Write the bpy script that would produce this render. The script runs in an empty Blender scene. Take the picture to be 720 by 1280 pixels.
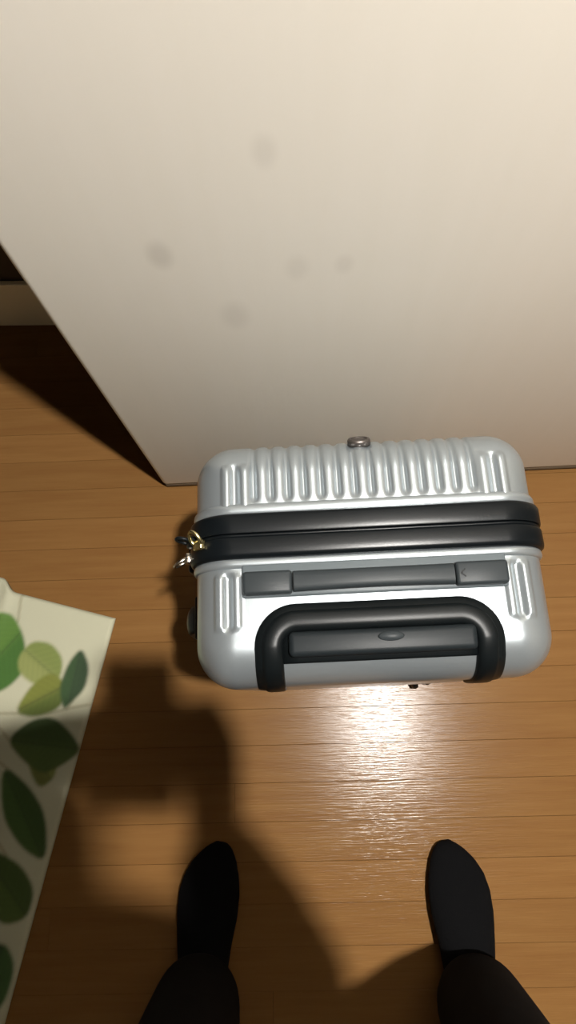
import bpy, bmesh, math, random
import numpy as np
from mathutils import Vector, Matrix

random.seed(7)
S = bpy.context.scene
COL = S.collection

# ------------------------------------------------------------------ camera
FPX, H = 760.0, 1.12                      # focal length in pixels (720x1280 frame), height of the phone above the floor
nad = Vector((385 - 360, 866 - 640, FPX)).normalized()      # straight down, in the camera's own axes (x right, y down, z forward)
Zc = -nad
Yc = (Vector((0, -1, 0)) - Zc * Zc.dot(Vector((0, -1, 0)))).normalized()
Xc = Yc.cross(Zc)
def cam_dir(v):                           # camera axes -> world axes
    v = Vector(v); return Vector((Xc.dot(v), Yc.dot(v), Zc.dot(v)))
CX, CY, CF = cam_dir((1, 0, 0)), cam_dir((0, -1, 0)), cam_dir((0, 0, 1))
cd = bpy.data.cameras.new('camera'); cam = bpy.data.objects.new('camera', cd); COL.objects.link(cam)
cd.sensor_fit = 'VERTICAL'; cd.sensor_height = 36; cd.lens = 36 * FPX / 1280; cd.clip_start = .01
cam.matrix_world = Matrix(((CX.x, CY.x, -CF.x, 0), (CX.y, CY.y, -CF.y, 0), (CX.z, CY.z, -CF.z, H), (0, 0, 0, 1)))
S.camera = cam

# ------------------------------------------------------------------ world, exposure
w = bpy.data.worlds.new('world'); S.world = w; w.use_nodes = True
w.node_tree.nodes['Background'].inputs[0].default_value = (.8, .85, 1, 1)
w.node_tree.nodes['Background'].inputs[1].default_value = .02
S.view_settings.view_transform = 'Standard'; S.view_settings.look = 'None'
S.view_settings.exposure = 0.0; S.view_settings.gamma = 1.0; S.view_settings.use_curve_mapping = False
LAMP = Vector((.39, -.06, 2.40)); LAMP_POWER = 8000.0

# ------------------------------------------------------------------ helpers
def srgb(r, g, b):
    f = lambda c: (c / 255 / 12.92) if c / 255 <= .04045 else ((c / 255 + .055) / 1.055) ** 2.4
    return (f(r), f(g), f(b), 1)
def mat(name, col, rough=.5, metal=0, **kw):
    m = bpy.data.materials.new(name); m.use_nodes = True
    p = m.node_tree.nodes['Principled BSDF']
    p.inputs['Base Color'].default_value = col; p.inputs['Roughness'].default_value = rough; p.inputs['Metallic'].default_value = metal
    for k, v in kw.items(): p.inputs[k.replace('_', ' ')].default_value = v
    return m
def nodes(m): return m.node_tree.nodes, m.node_tree.links, m.node_tree.nodes['Principled BSDF']
def add_grain(m, scale=(60, 60, 60), strength=.1, dist=.001, var=.0, detail=4):
    """fine relief and slight mottling from object-space noise"""
    n, l, p = nodes(m)
    tc = n.new('ShaderNodeTexCoord'); mp = n.new('ShaderNodeMapping'); mp.inputs['Scale'].default_value = scale
    nz = n.new('ShaderNodeTexNoise'); nz.inputs['Scale'].default_value = 1; nz.inputs['Detail'].default_value = detail
    bp = n.new('ShaderNodeBump'); bp.inputs['Strength'].default_value = strength; bp.inputs['Distance'].default_value = dist
    l.new(tc.outputs['Object'], mp.inputs[0]); l.new(mp.outputs[0], nz.inputs[0]); l.new(nz.outputs[0], bp.inputs['Height']); l.new(bp.outputs[0], p.inputs['Normal'])
    if var:
        c = p.inputs['Base Color'].default_value[:]
        mx = n.new('ShaderNodeMix'); mx.data_type = 'RGBA'
        mx.inputs[6].default_value = (c[0] * (1 - var), c[1] * (1 - var), c[2] * (1 - var), 1); mx.inputs[7].default_value = (min(1, c[0] * (1 + var)), min(1, c[1] * (1 + var)), min(1, c[2] * (1 + var)), 1)
        l.new(nz.outputs[0], mx.inputs[0]); l.new(mx.outputs[2], p.inputs['Base Color'])
    return m
def link(name, me, m=None, parent=None, smooth=True):
    o = bpy.data.objects.new(name, me); COL.objects.link(o)
    if m: me.materials.append(m)
    if smooth: me.polygons.foreach_set('use_smooth', [True] * len(me.polygons))
    if parent: o.parent = parent
    return o
def mesh(name, verts, faces, m=None, parent=None, smooth=True):
    me = bpy.data.meshes.new(name); me.from_pydata([tuple(v) for v in verts], [], faces); me.update()
    return link(name, me, m, parent, smooth)
def bmobj(name, bm, m=None, parent=None, smooth=True):
    bmesh.ops.recalc_face_normals(bm, faces=bm.faces)
    me = bpy.data.meshes.new(name); bm.to_mesh(me); bm.free()
    o = link(name, me, m, parent, smooth)
    return o
def sharp(o, deg=35):
    o.data.set_sharp_from_angle(angle=math.radians(deg)); return o
def empty(name, loc=(0, 0, 0), rz=0):
    o = bpy.data.objects.new(name, None); COL.objects.link(o); o.location = loc; o.rotation_euler = (0, 0, rz); o.empty_display_size = .05
    return o
def tag(o, label, cat, group=None):
    o['label'] = label; o['category'] = cat
    if group: o['group'] = group
    return o
def box(bm, c, s, bev=0, seg=2, rot=None):
    M = Matrix.Translation(c) @ (rot.to_4x4() if rot else Matrix()) @ Matrix.Diagonal((s[0], s[1], s[2], 1))
    r = bmesh.ops.create_cube(bm, size=1, matrix=M)
    if bev:
        es = list({e for v in r['verts'] for e in v.link_edges})
        bmesh.ops.bevel(bm, geom=es, offset=bev, segments=seg, affect='EDGES', profile=.5)
def structure(name, c, s, m, bev=0):
    bm = bmesh.new(); box(bm, (0, 0, 0), s, bev)
    o = bmobj(name, bm, m, smooth=False); o.location = c; o['kind'] = 'structure'; return o
def tube(bm, pts, rad, n=12, closed=False, flat=1.0):
    """tube through pts; rad a number or a list; rounded ends"""
    pts = [Vector(p) for p in pts]; N = len(pts)
    rad = [rad] * N if not hasattr(rad, '__len__') else list(rad)
    if not closed:                                             # dome the ends
        a, b = pts[0] - pts[1], pts[-1] - pts[-2]
        a.normalize(); b.normalize()
        pre = [(pts[0] + a * rad[0] * math.sin(t), rad[0] * math.cos(t)) for t in (1.5, 1.2, .8, .4)]
        post = [(pts[-1] + b * rad[-1] * math.sin(t), rad[-1] * math.cos(t)) for t in (.4, .8, 1.2, 1.5)]
        rad = [r for _, r in pre] + rad + [r for _, r in post]; pts = [p for p, _ in pre] + pts + [p for p, _ in post]; N = len(pts)
    up = None; rings = []
    for i, p in enumerate(pts):
        t = (pts[(i + 1) % N] - pts[i - 1]) if closed else (pts[min(i + 1, N - 1)] - pts[max(i - 1, 0)])
        t.normalize()
        if up is None:
            up = Vector((0, 0, 1)) if abs(t.z) < .9 else Vector((0, 1, 0))
        u = (up - t * up.dot(t)).normalized(); v = t.cross(u); up = u
        rings.append([bm.verts.new(p + (u * math.cos(k * 2 * math.pi / n) * flat + v * math.sin(k * 2 * math.pi / n)) * rad[i]) for k in range(n)])
    for i in range(N if closed else N - 1):
        A, B = rings[i], rings[(i + 1) % N]
        for k in range(n): bm.faces.new((A[k], A[(k + 1) % n], B[(k + 1) % n], B[k]))
    if not closed:
        bm.faces.new(rings[0]); bm.faces.new(rings[-1][::-1])
def lathe(bm, prof, c=(0, 0, 0), n=32, rot=None, cap=True):
    c = Vector(c); rings = []
    for r, z in prof:
        ring = []
        for k in range(n):
            a = k * 2 * math.pi / n; p = Vector((r * math.cos(a), r * math.sin(a), z))
            ring.append(bm.verts.new(c + (rot @ p if rot else p)))
        rings.append(ring)
    for A, B in zip(rings, rings[1:]):
        for k in range(n): bm.faces.new((A[k], A[(k + 1) % n], B[(k + 1) % n], B[k]))
    if cap: bm.faces.new(rings[0][::-1]); bm.faces.new(rings[-1])
def smoothstep(a, b, x):
    t = np.clip((x - a) / (b - a), 0, 1); return t * t * (3 - 2 * t)

# ------------------------------------------------------------------ materials
def wood_floor():
    m = mat('oak_floor', srgb(176, 128, 72), .20, Specular_IOR_Level=.17)
    n, l, p = nodes(m)
    oi = n.new('ShaderNodeObjectInfo'); tc = n.new('ShaderNodeTexCoord'); off = n.new('ShaderNodeVectorMath'); off.operation = 'MULTIPLY_ADD'
    cmb = n.new('ShaderNodeCombineXYZ')
    for i in range(3): l.new(oi.outputs['Random'], cmb.inputs[i])
    l.new(cmb.outputs[0], off.inputs[0]); off.inputs[1].default_value = (37, 19, 11); l.new(tc.outputs['Object'], off.inputs[2])
    mp = n.new('ShaderNodeMapping'); mp.inputs['Scale'].default_value = (5, 70, 5); l.new(off.outputs[0], mp.inputs[0])
    nz = n.new('ShaderNodeTexNoise'); nz.inputs['Scale'].default_value = 1; nz.inputs['Detail'].default_value = 6; nz.inputs['Roughness'].default_value = .6; l.new(mp.outputs[0], nz.inputs[0])
    rp = n.new('ShaderNodeValToRGB'); rp.color_ramp.elements[0].position = .25; rp.color_ramp.elements[1].position = .75
    rp.color_ramp.elements[0].color = srgb(104, 72, 39); rp.color_ramp.elements[1].color = srgb(114, 83, 47); l.new(nz.outputs[0], rp.inputs[0])
    hs = n.new('ShaderNodeHueSaturation'); mr = n.new('ShaderNodeMapRange'); mr.inputs[3].default_value = .95; mr.inputs[4].default_value = 1.04
    l.new(oi.outputs['Random'], mr.inputs[0]); l.new(mr.outputs[0], hs.inputs['Value']); l.new(rp.outputs[0], hs.inputs['Color']); l.new(hs.outputs[0], p.inputs['Base Color'])
    # fine pores and a slightly uneven lacquer: both run along the board, so a lamp's reflection stretches across the boards
    mp2 = n.new('ShaderNodeMapping'); mp2.inputs['Scale'].default_value = (22, 420, 22); l.new(off.outputs[0], mp2.inputs[0])
    nz2 = n.new('ShaderNodeTexNoise'); nz2.inputs['Scale'].default_value = 1; nz2.inputs['Detail'].default_value = 3; l.new(mp2.outputs[0], nz2.inputs[0])
    bp = n.new('ShaderNodeBump'); bp.inputs['Strength'].default_value = .5; bp.inputs['Distance'].default_value = .0007; l.new(nz2.outputs[0], bp.inputs['Height']); l.new(bp.outputs[0], p.inputs['Normal'])
    return m
M_WOOD = wood_floor()
M_SUB = add_grain(mat('subfloor', srgb(70, 48, 28), .8), (30, 30, 30), .2)
M_WALL = add_grain(mat('wallpaper', srgb(120, 110, 95), .8), (220, 220, 220), .25, .0008, .03)
M_CEIL = add_grain(mat('ceiling_paper', srgb(150, 142, 128), .85), (200, 200, 200), .25, .0008, .03)
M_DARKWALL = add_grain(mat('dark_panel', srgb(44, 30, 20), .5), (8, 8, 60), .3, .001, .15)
M_BASE = add_grain(mat('cream_trim', srgb(238, 230, 205), .5), (40, 40, 40), .05)
M_SILVER = add_grain(mat('silver_shell', srgb(156, 163, 167), .28, .74, Coat_Weight=.15, Coat_Roughness=.2), (700, 700, 700), .05, .0003, .03)
M_BLACK = add_grain(mat('black_plastic', srgb(11, 14, 15), .36, Specular_IOR_Level=.12), (900, 900, 900), .08, .0003)
M_RUBBER = add_grain(mat('band_rubber', srgb(10, 13, 15), .3, Specular_IOR_Level=.15), (500, 500, 500), .1, .0004)
M_GREY = add_grain(mat('grey_plastic', srgb(38, 42, 44), .42, Specular_IOR_Level=.13), (900, 900, 900), .08, .0003)
M_PLATE = add_grain(mat('mid_grey_plastic', srgb(76, 82, 85), .42, Specular_IOR_Level=.18), (900, 900, 900), .08, .0003)
M_METAL = add_grain(mat('polished_metal', srgb(225, 216, 200), .22, 1), (200, 200, 200), .05)
M_BRASS = add_grain(mat('pale_brass', srgb(214, 202, 150), .25, 1), (200, 200, 200), .05)
M_SOCK = add_grain(mat('black_knit', srgb(6, 6, 7), .95, Specular_IOR_Level=.1), (900, 900, 900), .6, .001, .2)
M_TROUSER = add_grain(mat('dark_trousers', srgb(11, 11, 13), .95, Specular_IOR_Level=.1), (1200, 500, 500), .4, .0006, .2)
M_SWEATER = add_grain(mat('dark_sweater', srgb(40, 40, 46), .95), (500, 500, 500), .5, .001, .2)
M_SKIN = add_grain(mat('skin', srgb(208, 160, 132), .5, Subsurface_Weight=.1, Subsurface_Radius=(.01, .004, .002)), (300, 300, 300), .15, .0004, .05)
M_HAIR = add_grain(mat('black_hair', srgb(18, 15, 13), .7, Specular_IOR_Level=.2), (400, 400, 40), .8, .003, .3)
M_GLASSBLACK = mat('phone_glass', srgb(16, 16, 18), .12)
M_GLASSBLACK = add_grain(M_GLASSBLACK, (50, 50, 50), .02)

# ------------------------------------------------------------------ the room
XL, XR, YF, YB, ZC = -2.3, 1.7, -2.7, .75, 2.42
PA = math.radians(2.0)                                     # the boards run almost across the picture
floor = structure('floor', ((XL + XR) / 2, (YF + YB) / 2, -.030), (XR - XL + .3, YB - YF + .3, .036), M_SUB)
PITCH, PHASE, PT = .06, -.085, .012
plank_mesh = {}
def plank(L, x, v):
    L = round(L, 2)
    if L not in plank_mesh:
        bm = bmesh.new(); box(bm, (0, 0, 0), (L - .0003, PITCH - .0003, PT), .0004, 1)
        bmesh.ops.recalc_face_normals(bm, faces=bm.faces)
        me = bpy.data.meshes.new('plank'); bm.to_mesh(me); bm.free(); me.materials.append(M_WOOD); plank_mesh[L] = me
    o = bpy.data.objects.new('plank', plank_mesh[L]); COL.objects.link(o); o.parent = floor
    c, s = math.cos(PA), math.sin(PA)
    o.location = (x * c - v * s - floor.location.x, x * s + v * c - floor.location.y, -PT / 2 - floor.location.z); o.rotation_euler = (0, 0, PA)
k0 = int((YF - PHASE) / PITCH) - 1; k1 = int((YB - PHASE) / PITCH) + 3
for k in range(k0, k1):
    v = PHASE + (k + .5) * PITCH
    x = XL - .05 - random.choice((.0, .2, .4, .6, .8)) * 1.8
    while x < XR + .05:
        L = random.choice((1.5, 1.8, 1.8, 2.1))
        a, b = max(x, XL - .08), min(x + L, XR + .08)
        if b - a > .05: plank(b - a, (a + b) / 2, v)
        x += L
ceiling = structure('ceiling', ((XL + XR) / 2, (YF + YB) / 2, ZC + .05), (XR - XL + .3, YB - YF + .3, .1), M_CEIL)
structure('wall_left', (XL - .05, (YF + YB) / 2, ZC / 2), (.1, YB - YF, ZC), M_WALL)
structure('wall_right', (XR + .05, (YF + YB) / 2, ZC / 2), (.1, YB - YF, ZC), M_WALL)
structure('wall_front', ((XL + XR) / 2, YF - .05, ZC / 2), (XR - XL, .1, ZC), M_WALL)
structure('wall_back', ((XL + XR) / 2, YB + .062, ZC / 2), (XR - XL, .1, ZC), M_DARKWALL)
structure('baseboard_back', ((XL + XR) / 2, YB + .006, .0675), (XR - XL, .012, .135), M_BASE, .003)
structure('baseboard_left', (XL + .006, (YF + YB) / 2, .04), (.012, YB - YF - .03, .08), M_BASE, .003)
structure('baseboard_right', (XR - .006, (YF + YB) / 2, .04), (.012, YB - YF - .03, .08), M_BASE, .003)

# the white door leaf behind the suitcase: face plane runs from its free edge (left) to the jamb (right)
DX, DY, DA = -.279, .380, math.radians(2.66)
DW, DT, DG = .92, .036, .022
def door_mat():
    m = mat('white_door', srgb(226, 216, 197), .5); n, l, p = nodes(m)
    tc = n.new('ShaderNodeTexCoord'); mp = n.new('ShaderNodeMapping'); mp.inputs['Scale'].default_value = (40, 40, 3); l.new(tc.outputs['Object'], mp.inputs[0])
    nz = n.new('ShaderNodeTexNoise'); nz.inputs['Scale'].default_value = 1; nz.inputs['Detail'].default_value = 5; l.new(mp.outputs[0], nz.inputs[0])
    mx = n.new('ShaderNodeMix'); mx.data_type = 'RGBA'; mx.inputs[6].default_value = srgb(233, 227, 214); mx.inputs[7].default_value = srgb(237, 231, 220); l.new(nz.outputs[0], mx.inputs[0])
    last = mx.outputs[2]
    for (sx, sz, r, f) in DOOR_SMUDGES:                    # faint grey finger marks
        ds = n.new('ShaderNodeVectorMath'); ds.operation = 'DISTANCE'; ds.inputs[1].default_value = (sx, 0, sz)
        sc = n.new('ShaderNodeVectorMath'); sc.operation = 'MULTIPLY'; sc.inputs[1].default_value = (1.5, 0, 1); l.new(tc.outputs['Object'], sc.inputs[0])
        ds.inputs[1].default_value = (sx * 1.5, 0, sz); l.new(sc.outputs[0], ds.inputs[0])
        mr = n.new('ShaderNodeMapRange'); mr.interpolation_type = 'SMOOTHSTEP'; mr.inputs[1].default_value = r; mr.inputs[2].default_value = r * .2; mr.inputs[3].default_value = 0; mr.inputs[4].default_value = f; l.new(ds.outputs['Value'], mr.inputs[0])
        m2 = n.new('ShaderNodeMix'); m2.data_type = 'RGBA'; l.new(mr.outputs[0], m2.inputs[0]); l.new(last, m2.inputs[6]); m2.inputs[7].default_value = srgb(128, 118, 106); last = m2.outputs[2]
    l.new(last, p.inputs['Base Color'])
    bp = n.new('ShaderNodeBump'); bp.inputs['Strength'].default_value = .08; bp.inputs['Distance'].default_value = .0006; l.new(nz.outputs[0], bp.inputs['Height']); l.new(bp.outputs[0], p.inputs['Normal'])
    return m
DOOR_SMUDGES = [(.142, .652, .026, .22), (.314, .627, .020, .11), (.201, .553, .034, .13), (.246, .758, .022, .12), (.269, .625, .025, .10)]
M_DOOR = door_mat()
bm = bmesh.new(); box(bm, (DW / 2, DT / 2, DG + 1.0), (DW, DT, 2.0), .009, 4)
door = bmobj('door_1', bm, M_DOOR); sharp(door); door.location = (DX, DY, 0); door.rotation_euler = (0, 0, DA); door['kind'] = 'structure'
bm = bmesh.new(); box(bm, (DW / 2, DT / 2 - .002, .0155), (DW - .008, DT - .008, .019), .002, 2)
bmobj('bottom_seal', bm, add_grain(mat('grey_seal', srgb(120, 108, 90), .7), (60, 60, 60), .1), door)
jx, jy = DX + (DW + .004) * math.cos(DA), DY + (DW + .004) * math.sin(DA)
structure('trim_1', (jx + .03, jy + .018, 1.02), (.055, .09, 2.04), M_BASE, .004)
structure('wall_partition', ((jx + .058 + XR) / 2, jy + .018, ZC / 2), (XR - jx - .058, .07, ZC), M_WALL)

# ------------------------------------------------------------------ the lamp in the ceiling
t = tag(empty('ceiling_downlight', LAMP), 'small round glowing downlight on the ceiling above the suitcase', 'lamp')
bm = bmesh.new(); lathe(bm, [(.036, .012), (.036, -.004), (.044, -.010), (.066, -.006), (.070, .004), (.070, .0199)], n=48); bmobj('trim_ring', bm, mat('lamp_white', srgb(230, 228, 222), .4), t)
M_LAMP = bpy.data.materials.new('lamp_glow'); M_LAMP.use_nodes = True
nn = M_LAMP.node_tree.nodes; nn.clear(); e = nn.new('ShaderNodeEmission'); e.inputs[0].default_value = (1, .965, .91, 1); e.inputs[1].default_value = LAMP_POWER
oo = nn.new('ShaderNodeOutputMaterial'); M_LAMP.node_tree.links.new(e.outputs[0], oo.inputs[0])
bm = bmesh.new(); lathe(bm, [(.001, -.014), (.015, -.0130), (.027, -.009), (.0355, -.002)], n=24); bmobj('diffuser', bm, M_LAMP, t)

# ------------------------------------------------------------------ the suitcase
CASE = tag(empty('suitcase', (.06, .13, 0), math.radians(3.0)), 'silver ribbed hard-shell cabin suitcase standing upright before the white door', 'suitcase')
HX, ZT, ZB, R = .175, .540, .052, .042
Y_FAR, Y_NEAR, B_FAR, B_NEAR = .131, -.121, .046, .000

def shell(name, y_out, y_in, disp):
    """half of the case: a rounded box open towards the zip, pushed along its normals by disp(x, y, z, nz)"""
    sg = 1 if y_out > y_in else -1
    def axis(a, b, step):
        n = max(2, int(round(abs(b - a) / step))); return [a + (b - a) * i / n for i in range(n + 1)]
    xs = axis(-HX, HX, .0017); ys = axis(y_in, y_out, .0022); zs = axis(ZB, ZT, .0045)
    idx = {}; V = []
    def vid(i, j, k):
        if (i, j, k) not in idx: idx[(i, j, k)] = len(V); V.append((xs[i], ys[j], zs[k]))
        return idx[(i, j, k)]
    F = []; nx, ny, nz = len(xs) - 1, len(ys) - 1, len(zs) - 1
    for i in range(nx):
        for j in range(ny):
            F.append((vid(i, j, nz), vid(i + 1, j, nz), vid(i + 1, j + 1, nz), vid(i, j + 1, nz)))
            F.append((vid(i, j, 0), vid(i, j + 1, 0), vid(i + 1, j + 1, 0), vid(i + 1, j, 0)))
        for k in range(nz): F.append((vid(i, ny, k), vid(i, ny, k + 1), vid(i + 1, ny, k + 1), vid(i + 1, ny, k)))
    for j in range(ny):
        for k in range(nz):
            F.append((vid(0, j, k), vid(0, j, k + 1), vid(0, j + 1, k + 1), vid(0, j + 1, k)))
            F.append((vid(nx, j, k), vid(nx, j + 1, k), vid(nx, j + 1, k + 1), vid(nx, j, k + 1)))
    P = np.array(V)
    Q = P.copy(); Q[:, 0] = np.clip(P[:, 0], -HX + R, HX - R); Q[:, 2] = np.clip(P[:, 2], ZB + R, ZT - R)
    lim = y_out - sg * R
    Q[:, 1] = np.minimum(P[:, 1], lim) if sg > 0 else np.maximum(P[:, 1], lim)
    N = P - Q; N /= np.linalg.norm(N, axis=1, keepdims=True)
    W = Q + N * R
    W += N * disp(W[:, 0], W[:, 1], W[:, 2], N)[:, None]
    if sg < 0: F = [f[::-1] for f in F]
    o = mesh(name, W, F, M_SILVER, CASE)
    b = bmesh.new(); b.from_mesh(o.data); bmesh.ops.recalc_face_normals(b, faces=b.faces); b.to_mesh(o.data); b.free()
    return o
def bump(d, w, soft): return 1 - smoothstep(w - soft, w + soft, np.abs(d))
def disp_far(x, y, z, N):
    out = np.zeros_like(x)
    top = smoothstep(.057, .064, y) * (z > .12)
    over = 1 - .5 * smoothstep(.098, .124, y)
    for i in range(14): out -= .0040 * bump(x - (-.1115 + .0170 * i), .0025, .0023) * top * over
    for i in range(13): out += .0010 * bump(x - (-.1030 + .0170 * i), .0030, .0030) * top * over
    seg = smoothstep(.048, .054, y) * (1 - smoothstep(.094, .102, y)) * (z > .4)
    for s in (-1, 1):
        out += (-.0030 * bump(x - s * .1305, .0034, .0022) + .0026 * bump(x - s * .1395, .0040, .0024)) * seg
        out += .0026 * bump(x - s * .1205, .0040, .0026) * seg
    return out
def disp_near(x, y, z, N):
    out = np.zeros_like(x)
    seg = smoothstep(-.070, -.063, y) * (1 - smoothstep(-.018, -.011, y)) * (z > .4)
    for s in (-1, 1): out += (-.0030 * bump(x - s * .1385, .0034, .0022) + .0028 * bump(x - s * .1475, .0040, .0024) + .0024 * bump(x - s * .1300, .0036, .0022)) * seg
    return out
shell('front_shell', Y_FAR, B_FAR - .004, disp_far)
shell('rear_shell', Y_NEAR, B_NEAR + .004, disp_near)

def outline(off, r0=R, n=10):
    """rounded rectangle of the case in x-z, grown by off; list of (x, z, nx, nz)"""
    out = []
    cx, cz0, cz1 = HX - r0, ZB + r0, ZT - r0
    for (ox, oz, a0) in ((cx, cz1, 0), (-cx, cz1, 90), (-cx, cz0, 180), (cx, cz0, 270)):
        for i in range(n + 1):
            a = math.radians(a0 + 90 * i / n); out.append((ox + math.cos(a) * (r0 + off), oz + math.sin(a) * (r0 + off)))
    return out
def ring(name, prof, m, parent=CASE):
    """sweep a closed (y, off) profile round the case outline"""
    L = [outline(off) for _, off in prof]; n = len(L[0]); V = []; F = []
    for (y, _), o in zip(prof, L): V += [(x, y, z) for x, z in o]
    K = len(prof)
    for a in range(K):
        b = (a + 1) % K
        for i in range(n): F.append((a * n + i, a * n + (i + 1) % n, b * n + (i + 1) % n, b * n + i))
    o = mesh(name, V, F, m, parent)
    b = bmesh.new(); b.from_mesh(o.data); bmesh.ops.recalc_face_normals(b, faces=b.faces); b.to_mesh(o.data); b.free()
    return sharp(o, 50)
def lip(y0, y1): 
    ym, h = (y0 + y1) / 2, abs(y1 - y0) / 2
    return [(ym + h * math.cos(a), -.004 if math.sin(a) < 0 else .0035 * math.sin(a)) for a in [i * math.pi / 8 for i in range(9)]] + [(ym - h, -.005), (ym + h, -.005)]
ring('shell_rim', lip(.0450, .0570), M_SILVER); ring('shell_rim', lip(-.0085, .0015), M_SILVER)
ring('band', [(.0465, -.004), (.0465, .0030), (.0450, .0058), (.0420, .0070), (.0275, .0068), (.0258, .0062), (.0254, .0030), (.0254, -.004)], M_RUBBER)
ring('band', [(.0212, -.004), (.0216, .0030), (.0212, .0062), (.0195, .0068), (.0055, .0070), (.0025, .0058), (.0005, .0030), (.0005, -.004)], M_RUBBER)
ring('zipper', [(.0256, -.003), (.0256, .0030), (.0248, .0048), (.0235, .0054), (.0222, .0048), (.0214, .0030), (.0214, -.003)], M_RUBBER)

# zip pulls with metal rings at the upper left corner, and the lock they clip into
def on_band(ang, off=.007):
    a = math.radians(ang); r = R + off
    return Vector((-HX + R + math.cos(a) * r, .018, ZT - R + math.sin(a) * r)), Vector((math.cos(a), 0, math.sin(a)))
bm = bmesh.new(); box(bm, (-HX - .0105, .022, .415), (.012, .034, .10), .004, 3); bmobj('lock', bm, M_BLACK, CASE)
def pull(ang, dy, m, tilt, name='zipper_pull'):
    p, nrm = on_band(ang); p.y += dy
    tang = Vector((-nrm.z, 0, nrm.x))
    bm = bmesh.new(); rot = Matrix((nrm, Vector((0, 1, 0)), -tang)).transposed() if False else Matrix(((nrm.x, 0, tang.x), (0, 1, 0), (nrm.z, 0, tang.z)))
    box(bm, p + nrm * .002, (.007, .011, .013), .002, 2, rot)
    o = bmobj(name, bm, m, CASE)
    bm = bmesh.new(); n_ = 22; pts = []
    ax = (nrm * math.cos(tilt) + Vector((0, 1, 0)) * math.sin(tilt)).normalized()
    for i in range(n_):
        a = 2 * math.pi * i / n_; pts.append(p + nrm * .003 + ax * (.0085 * math.cos(a) + .0065) + tang * .0066 * math.sin(a))
    tube(bm, pts, .0019, 8, closed=True); bmobj('pull_ring', bm, m, o); return o
pull(176, -.006, M_METAL, -.5); pull(132, .000, M_BRASS, .9); pull(150, .006, M_BLACK, .2)

# the surface of the rear half near its top edge: s runs over the edge and down the near face
def surf(x, s, h=0):
    y0 = Y_NEAR + R
    if s < 0: return Vector((x, y0 - s, ZT + h))
    if s < R * math.pi / 2:
        a = s / R; return Vector((x, y0 - (R + h) * math.sin(a), ZT - R + (R + h) * math.cos(a)))
    return Vector((x, Y_NEAR - h, ZT - R - (s - R * math.pi / 2)))
def y2s(y): return Y_NEAR + R - y
# carry handle on the top: mid-grey bed, two dark mounts, a slightly bowed grip
HY = -.0215
ch = empty('top_handle'); ch.parent = CASE
bm = bmesh.new(); box(bm, (.002, HY, ZT + .0005), (.254, .033, .006), .0024, 3); bmobj('handle_bed', bm, M_PLATE, ch)
for x0, x1 in ((-.1235, -.0765), (.078, .1275)):
    bm = bmesh.new(); box(bm, ((x0 + x1) / 2, HY - .0035, ZT + .006), (x1 - x0, .0225, .013), .0032, 3); o = bmobj('handle_mount', bm, M_GREY, ch)
    if x0 > 0:
        bm = bmesh.new()
        for s in (-1, 1): box(bm, (.0845, HY - .0035 + s * .0018, ZT + .0127), (.0055, .0013, .0008), 0, 1, Matrix.Rotation(s * .75, 3, 'Z'))
        bmobj('arrow_mark', bm, M_BLACK, o, False)
bm = bmesh.new(); N = 24; rings = []
for i in range(N + 1):
    u = i / N; x = -.0750 + .1520 * u; zc = ZT + .0060 + .0035 * math.sin(math.pi * u); wy = .0100 - .0008 * math.sin(math.pi * u); hz = .0055
    rings.append([bm.verts.new((x, HY - .0030 + wy * abs(math.cos(a)) ** .6 * (1 if math.cos(a) > 0 else -1), zc + hz * abs(math.sin(a)) ** .6 * (1 if math.sin(a) > 0 else -1))) for a in [2 * math.pi * (k + .5) / 16 for k in range(16)]])
for A, B in zip(rings, rings[1:]):
    for k in range(16): bm.faces.new((A[k], A[(k + 1) % 16], B[(k + 1) % 16], B[k]))
bm.faces.new(rings[0]); bm.faces.new(rings[-1][::-1]); sharp(bmobj('handle_grip', bm, M_GREY, ch), 60)
# telescopic handle: black U-shaped housing that runs over the near edge, grip bar with a release button inside it
th = empty('trolley_handle'); th.parent = CASE
def u_path():
    xo, so, rr = .1165, y2s(-.0450), .040
    out = []
    for s in [.092 - i * .005 for i in range(15)]: out.append((-xo, s, -1, 0)) if s > so + rr else None
    for i in range(13):
        a = math.pi / 2 * i / 12; out.append((-xo + rr - rr * math.cos(a), so + rr - rr * math.sin(a), -math.cos(a), -math.sin(a)))
    for i in range(1, 20): out.append((-xo + rr + (2 * xo - 2 * rr) * i / 20, so, 0, -1))
    for i in range(13):
        a = math.pi / 2 * (1 - i / 12); out.append((xo - rr + rr * math.cos(a), so + rr - rr * math.sin(a), math.cos(a), -math.sin(a)))
    for s in [.092 - i * .005 for i in range(15)][::-1]: out.append((xo, s, 1, 0)) if s > so + rr else None
    return out
prof = [(0, -.003), (0, .0015), (.0015, .0030), (.0070, .0050), (.0085, .0078), (.0110, .0092), (.0200, .0092), (.0240, .0080), (.0262, .0055), (.0268, .0010), (.0268, -.003)]
V = []; F = []; path = u_path(); K = len(prof)
for (x, s, nx_, ns_) in path:
    k_ = 1 - .6 * float(smoothstep(.01, .06, s)); [V.append(surf(x - nx_ * d + .002, s - ns_ * d, h * k_)) for d, h in prof]
for i in range(len(path) - 1):
    for k in range(K - 1): F.append((i * K + k, i * K + k + 1, (i + 1) * K + k + 1, (i + 1) * K + k))
F += [tuple(range(K)), tuple((len(path) - 1) * K + k for k in reversed(range(K)))]
hz_ = mesh('handle_housing', V, F, M_BLACK, th)
b = bmesh.new(); b.from_mesh(hz_.data); bmesh.ops.recalc_face_normals(b, faces=b.faces); b.to_mesh(hz_.data); b.free(); sharp(hz_, 40)
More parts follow.
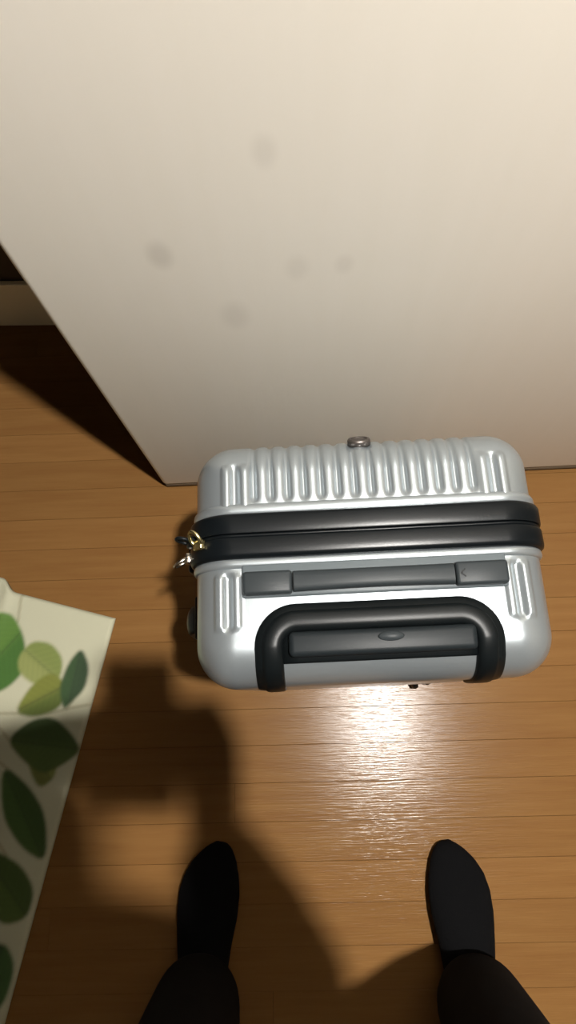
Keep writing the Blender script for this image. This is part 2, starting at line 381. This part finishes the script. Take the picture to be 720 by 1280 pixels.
def patch(name, x0, x1, s0, s1, h, m, parent, thick=.004):
    V = []; F = []; nx_, ns_ = 12, 14
    for j in range(ns_ + 1):
        for i in range(nx_ + 1): V.append(surf(x0 + (x1 - x0) * i / nx_, s0 + (s1 - s0) * j / ns_, h))
    for j in range(ns_):
        for i in range(nx_): a = j * (nx_ + 1) + i; F.append((a, a + 1, a + nx_ + 2, a + nx_ + 1))
    o = mesh(name, V, F, m, parent); md = o.modifiers.new('thickness', 'SOLIDIFY'); md.thickness = thick; md.offset = 0; return o
patch('handle_well', -.088, .092, y2s(-.071), y2s(-.100), .0010, M_BLACK, th, .003)
bm = bmesh.new(); box(bm, (.0045, -.0835, ZT + .0035), (.174, .0235, .015), .0055, 4); gp = bmobj('grip_bar', bm, M_GREY, th)
gp.data.materials[0] = add_grain(mat('charcoal_plastic', srgb(24, 28, 30), .42, Specular_IOR_Level=.12), (900, 900, 900), .08, .0003)
bm = bmesh.new()
lathe(bm, [(.0105, 0), (.0105, .0012), (.0092, .0022)], n=28); bmesh.ops.scale(bm, vec=(1.15, .42, 1), verts=bm.verts); bmesh.ops.translate(bm, vec=(.012, -.0800, ZT + .0108), verts=bm.verts)
bmobj('release_button', bm, M_GREY, gp)
# side handle on the left flank
sh = empty('side_handle'); sh.parent = CASE
bm = bmesh.new(); pts = [(-HX - .004, -.045, .46), (-HX - .013, -.045, .452), (-HX - .019, -.045, .43)] + [(-HX - .021, -.045, .40 - i * .02) for i in range(5)] + [(-HX - .019, -.045, .29), (-HX - .013, -.045, .268), (-HX - .004, -.045, .26)]
tube(bm, pts, .009, 14, flat=.6)
for v in bm.verts: v.co.y = -.045 + (v.co.y + .045) * 1.7
bmobj('grip', bm, M_BLACK, sh)
for z in (.458, .262):
    bm = bmesh.new(); box(bm, (-HX - .003, -.045, z), (.010, .046, .030), .003, 3); bmobj('mount', bm, M_BLACK, sh)
# oval emblem on the far top edge: dark inlay in a metal ring
ba = math.radians(52); bn = Vector((0, math.sin(ba), math.cos(ba)))
bp_ = Vector((0, Y_FAR - R + (R + .003) * math.sin(ba), ZT - R + (R + .003) * math.cos(ba)))
rot = bn.to_track_quat('Z', 'Y').to_matrix()
bm = bmesh.new(); lathe(bm, [(.0080, -.004), (.0080, .0022), (.0092, .0034), (.0112, .0030), (.0122, .0010), (.0122, -.004)], (0, 0, 0), 36)
bmesh.ops.scale(bm, vec=(1.0, .8, 1), verts=bm.verts); bmesh.ops.transform(bm, matrix=Matrix.Translation(bp_) @ rot.to_4x4(), verts=bm.verts)
em = bmobj('emblem', bm, add_grain(mat('dull_metal', srgb(92, 86, 82), .38, .8), (200, 200, 200), .05), CASE)
bm = bmesh.new(); lathe(bm, [(.0082, 0), (.0076, .0026), (.004, .0030), (.0005, .0031)], (0, 0, 0), 32); bmesh.ops.scale(bm, vec=(1.0, .8, 1), verts=bm.verts); bmesh.ops.transform(bm, matrix=Matrix.Translation(bp_) @ rot.to_4x4(), verts=bm.verts)
inl = bmobj('emblem_inlay', bm, mat('dark_enamel', srgb(52, 46, 44), .25), em)
bm = bmesh.new(); lathe(bm, [(.0028, .0028), (.0026, .0040), (.001, .0043)], (-.003, 0, 0), 16); bmesh.ops.transform(bm, matrix=Matrix.Translation(bp_) @ rot.to_4x4(), verts=bm.verts)
# castors: a yoke and twin wheels, each swivelled its own way
bm.free()
def castor(x, y, ang):
    c = empty('castor', (x, y, 0), ang); c.parent = CASE
    bm = bmesh.new(); lathe(bm, [(.017, .0385), (.018, .044), (.021, .060)], n=20); box(bm, (0, -.008, .033), (.011, .030, .022), .004, 2); bmobj('yoke', bm, M_BLACK, c)
    for s in (-1, 1):
        bm = bmesh.new(); r = Matrix.Rotation(math.pi / 2, 3, 'Y')
        lathe(bm, [(.006, -.0055), (.016, -.0055), (.0205, -.004), (.0215, 0), (.0205, .004), (.016, .0055), (.006, .0055)], (s * .0115, -.013, .0215), 28, r); bmobj('wheel', bm, M_BLACK, c)
castor(.122, -.092, .25); castor(-.122, -.084, 1.7); castor(.122, .092, 2.6); castor(-.122, .092, 1.2)

# ------------------------------------------------------------------ the leaf-print mat
LEAVES = [  # outline on the floor (metres), colour, second colour
    ([(-.600, .120), (-.567, .132), (-.544, .127), (-.519, .087), (-.512, .038), (-.535, .010), (-.565, -.004), (-.600, .010)], (98, 140, 50), (70, 118, 34)),
    ([(-.522, .056), (-.502, .083), (-.468, .080), (-.444, .054), (-.446, .020), (-.485, .010), (-.516, .030)], (160, 168, 96), (138, 152, 76)),
    ([(-.515, -.036), (-.490, .010), (-.458, .030), (-.428, .004), (-.440, -.030), (-.480, -.044)], (132, 138, 48), (96, 112, 32)),
    ([(-.410, .071), (-.393, .039), (-.397, .004), (-.416, -.016), (-.430, -.030), (-.441, .006), (-.430, .045)], (36, 66, 24), (48, 82, 32)),
    ([(-.480, -.100), (-.440, -.100), (-.432, -.140), (-.458, -.160), (-.478, -.130)], (150, 156, 82), (120, 128, 60)),
    ([(-.520, -.084), (-.483, -.053), (-.448, -.048), (-.416, -.072), (-.396, -.099), (-.425, -.121), (-.456, -.135), (-.489, -.115)], (60, 84, 26), (82, 104, 42)),
    ([(-.524, -.128), (-.476, -.160), (-.443, -.202), (-.435, -.268), (-.478, -.247), (-.514, -.203)], (58, 88, 28), (74, 106, 42)),
    ([(-.540, -.255), (-.509, -.263), (-.473, -.280), (-.449, -.312), (-.456, -.350), (-.495, -.360), (-.535, -.32)], (72, 96, 34), (88, 112, 48)),
    ([(-.60, -.06), (-.565, -.07), (-.545, -.11), (-.555, -.16), (-.60, -.17), (-.63, -.12)], (94, 134, 52), (70, 112, 40)),
    ([(-.66, -.24), (-.61, -.22), (-.575, -.25), (-.57, -.30), (-.62, -.33), (-.66, -.29)], (150, 158, 86), (126, 140, 66)),
    ([(-.52, -.40), (-.485, -.39), (-.465, -.42), (-.475, -.47), (-.51, -.49), (-.53, -.45)], (48, 84, 34), (66, 102, 48)),
    ([(-.70, .10), (-.66, .13), (-.63, .10), (-.64, .04), (-.68, .02), (-.71, .05)], (58, 92, 34), (80, 110, 46)),
    ([(-.80, -.05), (-.75, -.02), (-.70, -.06), (-.72, -.13), (-.77, -.15), (-.81, -.1)], (98, 138, 54), (72, 112, 40)),
    ([(-.62, -.43), (-.58, -.40), (-.55, -.44), (-.57, -.50), (-.62, -.52), (-.64, -.47)], (66, 98, 38), (84, 112, 50)),
]
STEMS = [[(-.640, -.036), (-.542, -.040), (-.456, -.039), (-.420, -.030), (-.387, -.024)], [(-.534, .120), (-.533, .167), (-.528, .178)], [(-.560, -.100), (-.520, -.128), (-.500, -.145)], [(-.545, -.06), (-.52, -.084)], [(-.56, -.2), (-.50, -.262), (-.52, -.38), (-.50, -.40)], [(-.416, -.016), (-.424, -.031)]]
MC = np.array((-.354, .128)); E1 = np.array((-.222, .054)); E1 /= np.linalg.norm(E1); E2 = np.array((-.1845, -.983)); E2 /= np.linalg.norm(E2)
def poly_sd(P, poly):
    """signed distance (inside negative) to a polygon rounded by Chaikin cutting"""
    q = np.array(poly, float)
    for _ in range(2):
        nx_ = np.roll(q, -1, 0); q = np.stack([q * .78 + nx_ * .22, q * .22 + nx_ * .78], 1).reshape(-1, 2)
    d = np.full(len(P), 9.); ins = np.zeros(len(P), bool)
    for a, b in zip(q, np.roll(q, -1, 0)):
        ab = b - a; tt = np.clip(((P - a) @ ab) / (ab @ ab), 0, 1); d = np.minimum(d, np.linalg.norm(P - a - tt[:, None] * ab, axis=1))
        c = (a[1] > P[:, 1]) != (b[1] > P[:, 1]); ins ^= c & (P[:, 0] < (b[0] - a[0]) * (P[:, 1] - a[1]) / (b[1] - a[1] + 1e-12) + a[0])
    return np.where(ins, -d, d)
def seg_d(P, pts):
    d = np.full(len(P), 9.)
    for a, b in zip(np.array(pts)[:-1], np.array(pts)[1:]):
        ab = b - a; tt = np.clip(((P - a) @ ab) / (ab @ ab), 0, 1); d = np.minimum(d, np.linalg.norm(P - a - tt[:, None] * ab, axis=1))
    return d
def build_mat():
    LU, LV, st = .62, .66, .003
    nu, nv = int(LU / st), int(LV / st)
    U, Vv = np.meshgrid(np.linspace(0, LU, nu + 1), np.linspace(0, LV, nv + 1), indexing='ij')
    edge = -.020 * smoothstep(.198, .232, U)                        # the far edge steps out beyond a seam
    fade = np.clip(1 - Vv / .12, 0, 1)
    XY = MC + U[..., None] * E1 + (Vv + edge * fade)[..., None] * E2
    P = XY.reshape(-1, 2)
    ud = np.minimum(U, np.minimum(Vv, np.minimum(LU - U, LV - Vv)))
    Z = .0020 + .0050 * np.sqrt(np.clip(ud / .006, 0, 1)) + .0010 * np.sin(U * 23 + 1) * np.sin(Vv * 17) * np.clip(ud / .05, 0, 1)
    Z += .006 * np.exp(-((U - .21) / .012) ** 2) * np.exp(-(Vv / .06) ** 2)
    lin = lambda c: np.array(srgb(*c)[:3])
    col = np.tile(lin((160, 158, 135)), (len(P), 1))
    def blend(mask, c): col[:] = col * (1 - mask[:, None]) + c * mask[:, None]
    for s in STEMS: blend(.55 * (1 - smoothstep(.0008, .0045, seg_d(P, s))), lin((122, 118, 92)))
    for poly, c1, c2 in LEAVES:
        q = np.array(poly); ctr = q.mean(0); q = ctr + (q - ctr) * 1.10; sd = poly_sd(P, q)
        far = q[np.argmax(np.linalg.norm(q - ctr, axis=1))]; ax = (far - ctr) / np.linalg.norm(far - ctr)
        across = (P - ctr) @ np.array((-ax[1], ax[0])); mixw = smoothstep(-.012, .012, across)[:, None]
        c = (lin(c1) * (1 - mixw) + lin(c2) * mixw) * np.array((.50, .50, .48))
        c = c * (1 - .22 * np.exp(-(across / .0022) ** 2))[:, None]
        along = (P - ctr) @ ax; c = c * (1 + .03 * np.sin((along - np.abs(across) * .8) * 520))[:, None]
        blend(1 - smoothstep(-.005, .0045, sd), c)
    n = (nu + 1) * (nv + 1); V = [(p[0] - MC[0], p[1] - MC[1], z) for p, z in zip(P, Z.reshape(-1))]; F = []
    I = lambda i, j: i * (nv + 1) + j
    for i in range(nu):
        for j in range(nv): F.append((I(i, j), I(i, j + 1), I(i + 1, j + 1), I(i + 1, j)))
    rim = [I(i, 0) for i in range(nu)] + [I(nu, j) for j in range(nv)] + [I(i, nv) for i in range(nu, 0, -1)] + [I(0, j) for j in range(nv, 0, -1)]
    base = len(V); V += [(V[r][0], V[r][1], .0002) for r in rim]
    for a in range(len(rim)): b_ = (a + 1) % len(rim); F.append((rim[a], rim[b_], base + b_, base + a))
    F.append(tuple(base + a for a in range(len(rim))))
    m = mat('leaf_print_cloth', (1, 1, 1, 1), .75); nn, l, p = nodes(m)
    at = nn.new('ShaderNodeAttribute'); at.attribute_name = 'print'; l.new(at.outputs['Color'], p.inputs['Base Color'])
    tc = nn.new('ShaderNodeTexCoord'); ck = nn.new('ShaderNodeTexNoise'); ck.inputs['Scale'].default_value = 700; bp = nn.new('ShaderNodeBump'); bp.inputs['Strength'].default_value = .3; bp.inputs['Distance'].default_value = .0006
    l.new(tc.outputs['Object'], ck.inputs[0]); l.new(ck.outputs[0], bp.inputs['Height']); l.new(bp.outputs[0], p.inputs['Normal'])
    o = mesh('floor_mat', V, F, m)
    ca = o.data.color_attributes.new('print', 'FLOAT_COLOR', 'POINT')
    full = np.ones((len(V), 4)); full[:n, :3] = np.clip(col, 0, 1); full[n:, :3] = lin((160, 158, 135)); ca.data.foreach_set('color', full.reshape(-1))
    o.location = (MC[0], MC[1], 0)
    return tag(o, 'cream floor mat printed with green leaves, lying on the wooden floor', 'mat')
build_mat()

# ------------------------------------------------------------------ the person holding the camera
PERSON = tag(empty('person', (.04, -.42, 0)), 'person standing in black socks and dark trousers on the floor before the suitcase', 'person')
def fused(name, build, m, voxel, smooth=4):
    bm = bmesh.new(); build(bm); bmesh.ops.translate(bm, vec=-PERSON.location, verts=bm.verts)
    o = bmobj(name, bm, m, PERSON)
    r = o.modifiers.new('fuse', 'REMESH'); r.mode = 'VOXEL'; r.voxel_size = voxel; r.use_smooth_shade = True
    s = o.modifiers.new('relax', 'SMOOTH'); s.factor = .5; s.iterations = smooth
    return o
def oval(bm, secs, axis=None, n=20):
    """loft of horizontal or upright ovals: (centre, u-vector, v-vector)"""
    rings = []
    for c, u, v in secs:
        c, u, v = Vector(c), Vector(u), Vector(v)
        rings.append([bm.verts.new(c + u * math.cos(2 * math.pi * k / n) + v * math.sin(2 * math.pi * k / n)) for k in range(n)])
    for A, B in zip(rings, rings[1:]):
        for k in range(n): bm.faces.new((A[k], A[(k + 1) % n], B[(k + 1) % n], B[k]))
    bm.faces.new(rings[0]); bm.faces.new(rings[-1][::-1])
FEET = {-1: ((-.146, -.236), (-.158, -.480)), 1: ((.226, -.228), (.242, -.472))}
def foot(bm, s, grow=0):
    (tx, ty), (hx, hy) = FEET[s]
    T, Hh = Vector((tx, ty, 0)), Vector((hx, hy, 0)); ax = (T - Hh).normalized(); lat = Vector((ax.y, -ax.x, 0)) * s    # lat points to the little toe
    L = (T - Hh).length
    # distance from the tip, inner half width, outer half width, height
    tab = [(.000, .010, .006, .010), (.004, .018, .014, .018), (.012, .025, .025, .025), (.025, .031, .038, .030), (.045, .037, .050, .035), (.070, .041, .056, .043), (.100, .040, .055, .055), (.140, .034, .048, .070), (.180, .031, .040, .080), (.215, .031, .035, .075), (.238, .026, .028, .060), (L, .012, .014, .035)]
    secs = []
    for d, wi, wo, h in tab:
        c = T - ax * d; mid = (wo - wi) / 2; hw = (wi + wo) / 2
        secs.append((c + lat * mid + Vector((0, 0, h / 2 + .001)), lat * (hw + grow), Vector((0, 0, h / 2 + grow * .4))))
    oval(bm, secs)
    a = Hh + ax * .055
    return a
KNEE = {-1: Vector((-.130, -.400, .46)), 1: Vector((.215, -.395, .46))}
HIP = {-1: Vector((-.055, -.445, .84)), 1: Vector((.135, -.445, .84))}
def sock(s):
    def f(bm):
        a = foot(bm, s, .001)
        tube(bm, [a + Vector((0, 0, .045)), a + Vector((0, -.004, .10)), a + Vector((0, -.006, .17)), a + Vector((0, -.004, .24))], [.038, .036, .038, .046], 18)
    return f
for s in (-1, 1): fused('sock', sock(s), M_SOCK, .004, 5)
def trousers(bm):
    for s in (-1, 1):
        (tx, ty), (hx, hy) = FEET[s]; an = Vector((hx, hy + .055, .10))
        tube(bm, [an, an.lerp(KNEE[s], .35), KNEE[s], KNEE[s].lerp(HIP[s], .5), HIP[s]], [.062, .066, .070, .086, .098], 20)
    oval(bm, [((.035, -.425, z), (w_, 0, 0), (0, d_, 0)) for z, w_, d_ in ((.78, .10, .09), (.82, .172, .122), (.90, .175, .128), (.97, .160, .118), (1.01, .155, .112))], n=24)
fused('trousers', trousers, M_TROUSER, .009, 4)
SHO = {-1: Vector((-.140, -.285, 1.30)), 1: Vector((.185, -.285, 1.30))}
ELB = {-1: Vector((-.225, -.25, 1.07)), 1: Vector((.150, -.275, 1.05))}
def cl(x, y, d): return Vector((0, 0, H)) + CX * x + CY * y + CF * d     # a place given from the phone's lens: right, up, forward
PXC = .020                                                              # the phone's middle line, right of its lens
WRI = {-1: cl(PXC - .122, -.085, .022), 1: cl(PXC + .066, -.186, .022)}
def sweater(bm):
    oval(bm, [((.03, y_, z), (w_, 0, 0), (0, d_, 0)) for z, w_, d_, y_ in ((.89, .178, .136, -.425), (.93, .172, .132, -.412), (1.0, .160, .122, -.385), (1.1, .162, .122, -.345), (1.2, .172, .122, -.308), (1.28, .174, .112, -.285), (1.34, .145, .085, -.268), (1.375, .085, .065, -.255), (1.395, .060, .058, -.245))], n=28)
    for s in (-1, 1): tube(bm, [SHO[s], SHO[s].lerp(ELB[s], .5), ELB[s], ELB[s].lerp(WRI[s], .5), WRI[s].lerp(ELB[s], .12)], [.060, .058, .058, .054, .044], 18)
fused('sweater', sweater, M_SWEATER, .007, 4)
HEAD = Vector((.035, -.175, 1.47))
def body(bm):
    # neck and head bent down over the phone
    fwd = Vector((0, .62, -.78)).normalized(); upv = Vector((0, .78, .62)).normalized(); sx = Vector((1, 0, 0))
    tube(bm, [(.03, -.265, 1.33), (.032, -.235, 1.39), HEAD - upv * .05 - fwd * .02], [.058, .053, .056], 16)
    pr_ = [(-.112, .030, .034, .045), (-.100, .046, .052, .030), (-.070, .060, .070, .018), (-.035, .069, .084, .006), (0, .074, .094, 0), (.035, .075, .097, -.004), (.070, .066, .086, -.008), (.098, .042, .056, -.008), (.112, .014, .02, -.008)]
    oval(bm, [(HEAD + upv * h + fwd * o_, sx * w_, fwd * d_) for h, w_, d_, o_ in pr_], n=24)
    P = lambda x, u, f: HEAD + sx * x + upv * u + fwd * f
    tube(bm, [P(0, .012, .088), P(0, -.012, .102), P(0, -.030, .110)], [.008, .010, .012], 10)          # nose
    tube(bm, [P(-.022, -.063, .086), P(0, -.062, .094), P(.022, -.063, .086)], [.005, .007, .005], 8)    # lips
    tube(bm, [P(-.020, -.074, .084), P(0, -.074, .091), P(.020, -.074, .084)], [.005, .007, .005], 8)
    for s in (-1, 1):
        tube(bm, [P(s * .046, .020, .082), P(s * .018, .024, .093)], [.007, .008], 8)                     # brow
        tube(bm, [P(s * .034, .000, .078), P(s * .030, .000, .079)], [.012, .012], 10)                    # eye
        tube(bm, [P(s * .076, .020, -.008), P(s * .084, .022, -.020), P(s * .083, -.004, -.018), P(s * .076, -.028, -.006)], [.007, .009, .009, .007], 8)   # ear
        # arm inside the sleeve, wrist, palm, fingers round the phone's edge
        tube(bm, [SHO[s], SHO[s].lerp(ELB[s], .5), ELB[s], ELB[s].lerp(WRI[s], .55), WRI[s]], [.045, .042, .037, .033, .026], 14)
        pc = lambda x, y, d: cl(PXC + s * x, y, d)
        tube(bm, [WRI[s], pc(.062, -.130, .023), pc(.060, -.085, .024), pc(.057, -.062, .022)] if s > 0 else [WRI[s], pc(.092, -.082, .023), pc(.064, -.080, .024)], [.024, .029, .031, .024] if s > 0 else [.024, .029, .031], 14, flat=.55)
        for i, (y0, ln) in enumerate(((-.058, .070), (-.078, .076), (-.098, .070), (-.116, .056))):
            tube(bm, [pc(.052, y0, .020), pc(.036, y0 + .006, .026), pc(.034 - ln * .45, y0 + .010, .017), pc(.036 - ln * .80, y0 + .012, .0110)], [.0105, .0095, .0085, .0075], 10)
        tube(bm, [pc(.060, -.120 if s > 0 else -.095, .008), pc(.052, -.092 if s > 0 else -.080, -.016), pc(.036, -.070, -.0235), pc(.022, -.058, -.0205)], [.016, .0125, .0105, .0085], 10)   # thumb over the screen
        # legs and feet inside trousers and socks
        (tx, ty), (hx, hy) = FEET[s]; an = Vector((hx, hy + .055, .05))
        foot(bm, s, -.004)
        tube(bm, [an, an + Vector((0, -.004, .10)), an.lerp(KNEE[s], .6), KNEE[s], KNEE[s].lerp(HIP[s], .5), HIP[s]], [.033, .031, .050, .052, .068, .080], 16)
    oval(bm, [((.03, y_, z), (w_, 0, 0), (0, d_, 0)) for z, w_, d_, y_ in ((.80, .12, .08, -.435), (.90, .130, .085, -.42), (1.05, .125, .08, -.365), (1.2, .150, .10, -.308), (1.30, .145, .085, -.28), (1.35, .09, .06, -.262))], n=22)
fused('body', body, M_SKIN, .0045, 3)
def hair(bm):
    fwd = Vector((0, .62, -.78)).normalized(); upv = Vector((0, .78, .62)).normalized(); sx = Vector((1, 0, 0))
    pr_ = [(-.060, .060, .050, -.050), (-.030, .074, .066, -.040), (0, .081, .080, -.030), (.035, .084, .096, -.018), (.060, .080, .098, -.012), (.085, .066, .082, -.010), (.112, .040, .052, -.010), (.124, .014, .02, -.010)]
    oval(bm, [(HEAD + upv * h + fwd * o_, sx * w_, fwd * d_) for h, w_, d_, o_ in pr_], n=24)
fused('hair', hair, M_HAIR, .006, 3)
# the phone itself, its lens at the camera
PH = tag(empty('smartphone', cl(PXC, -.066, -.0065)), 'dark smartphone held level in both hands above the suitcase', 'phone')
PH.rotation_euler = cam.matrix_world.to_euler()
bm = bmesh.new(); box(bm, (0, 0, 0), (.076, .146, .0075), .0034, 3); bmobj('phone_body', bm, M_BLACK, PH)
bm = bmesh.new(); box(bm, (0, 0, .0040), (.070, .138, .0006), .0002, 1); bmobj('screen', bm, M_GLASSBLACK, PH)
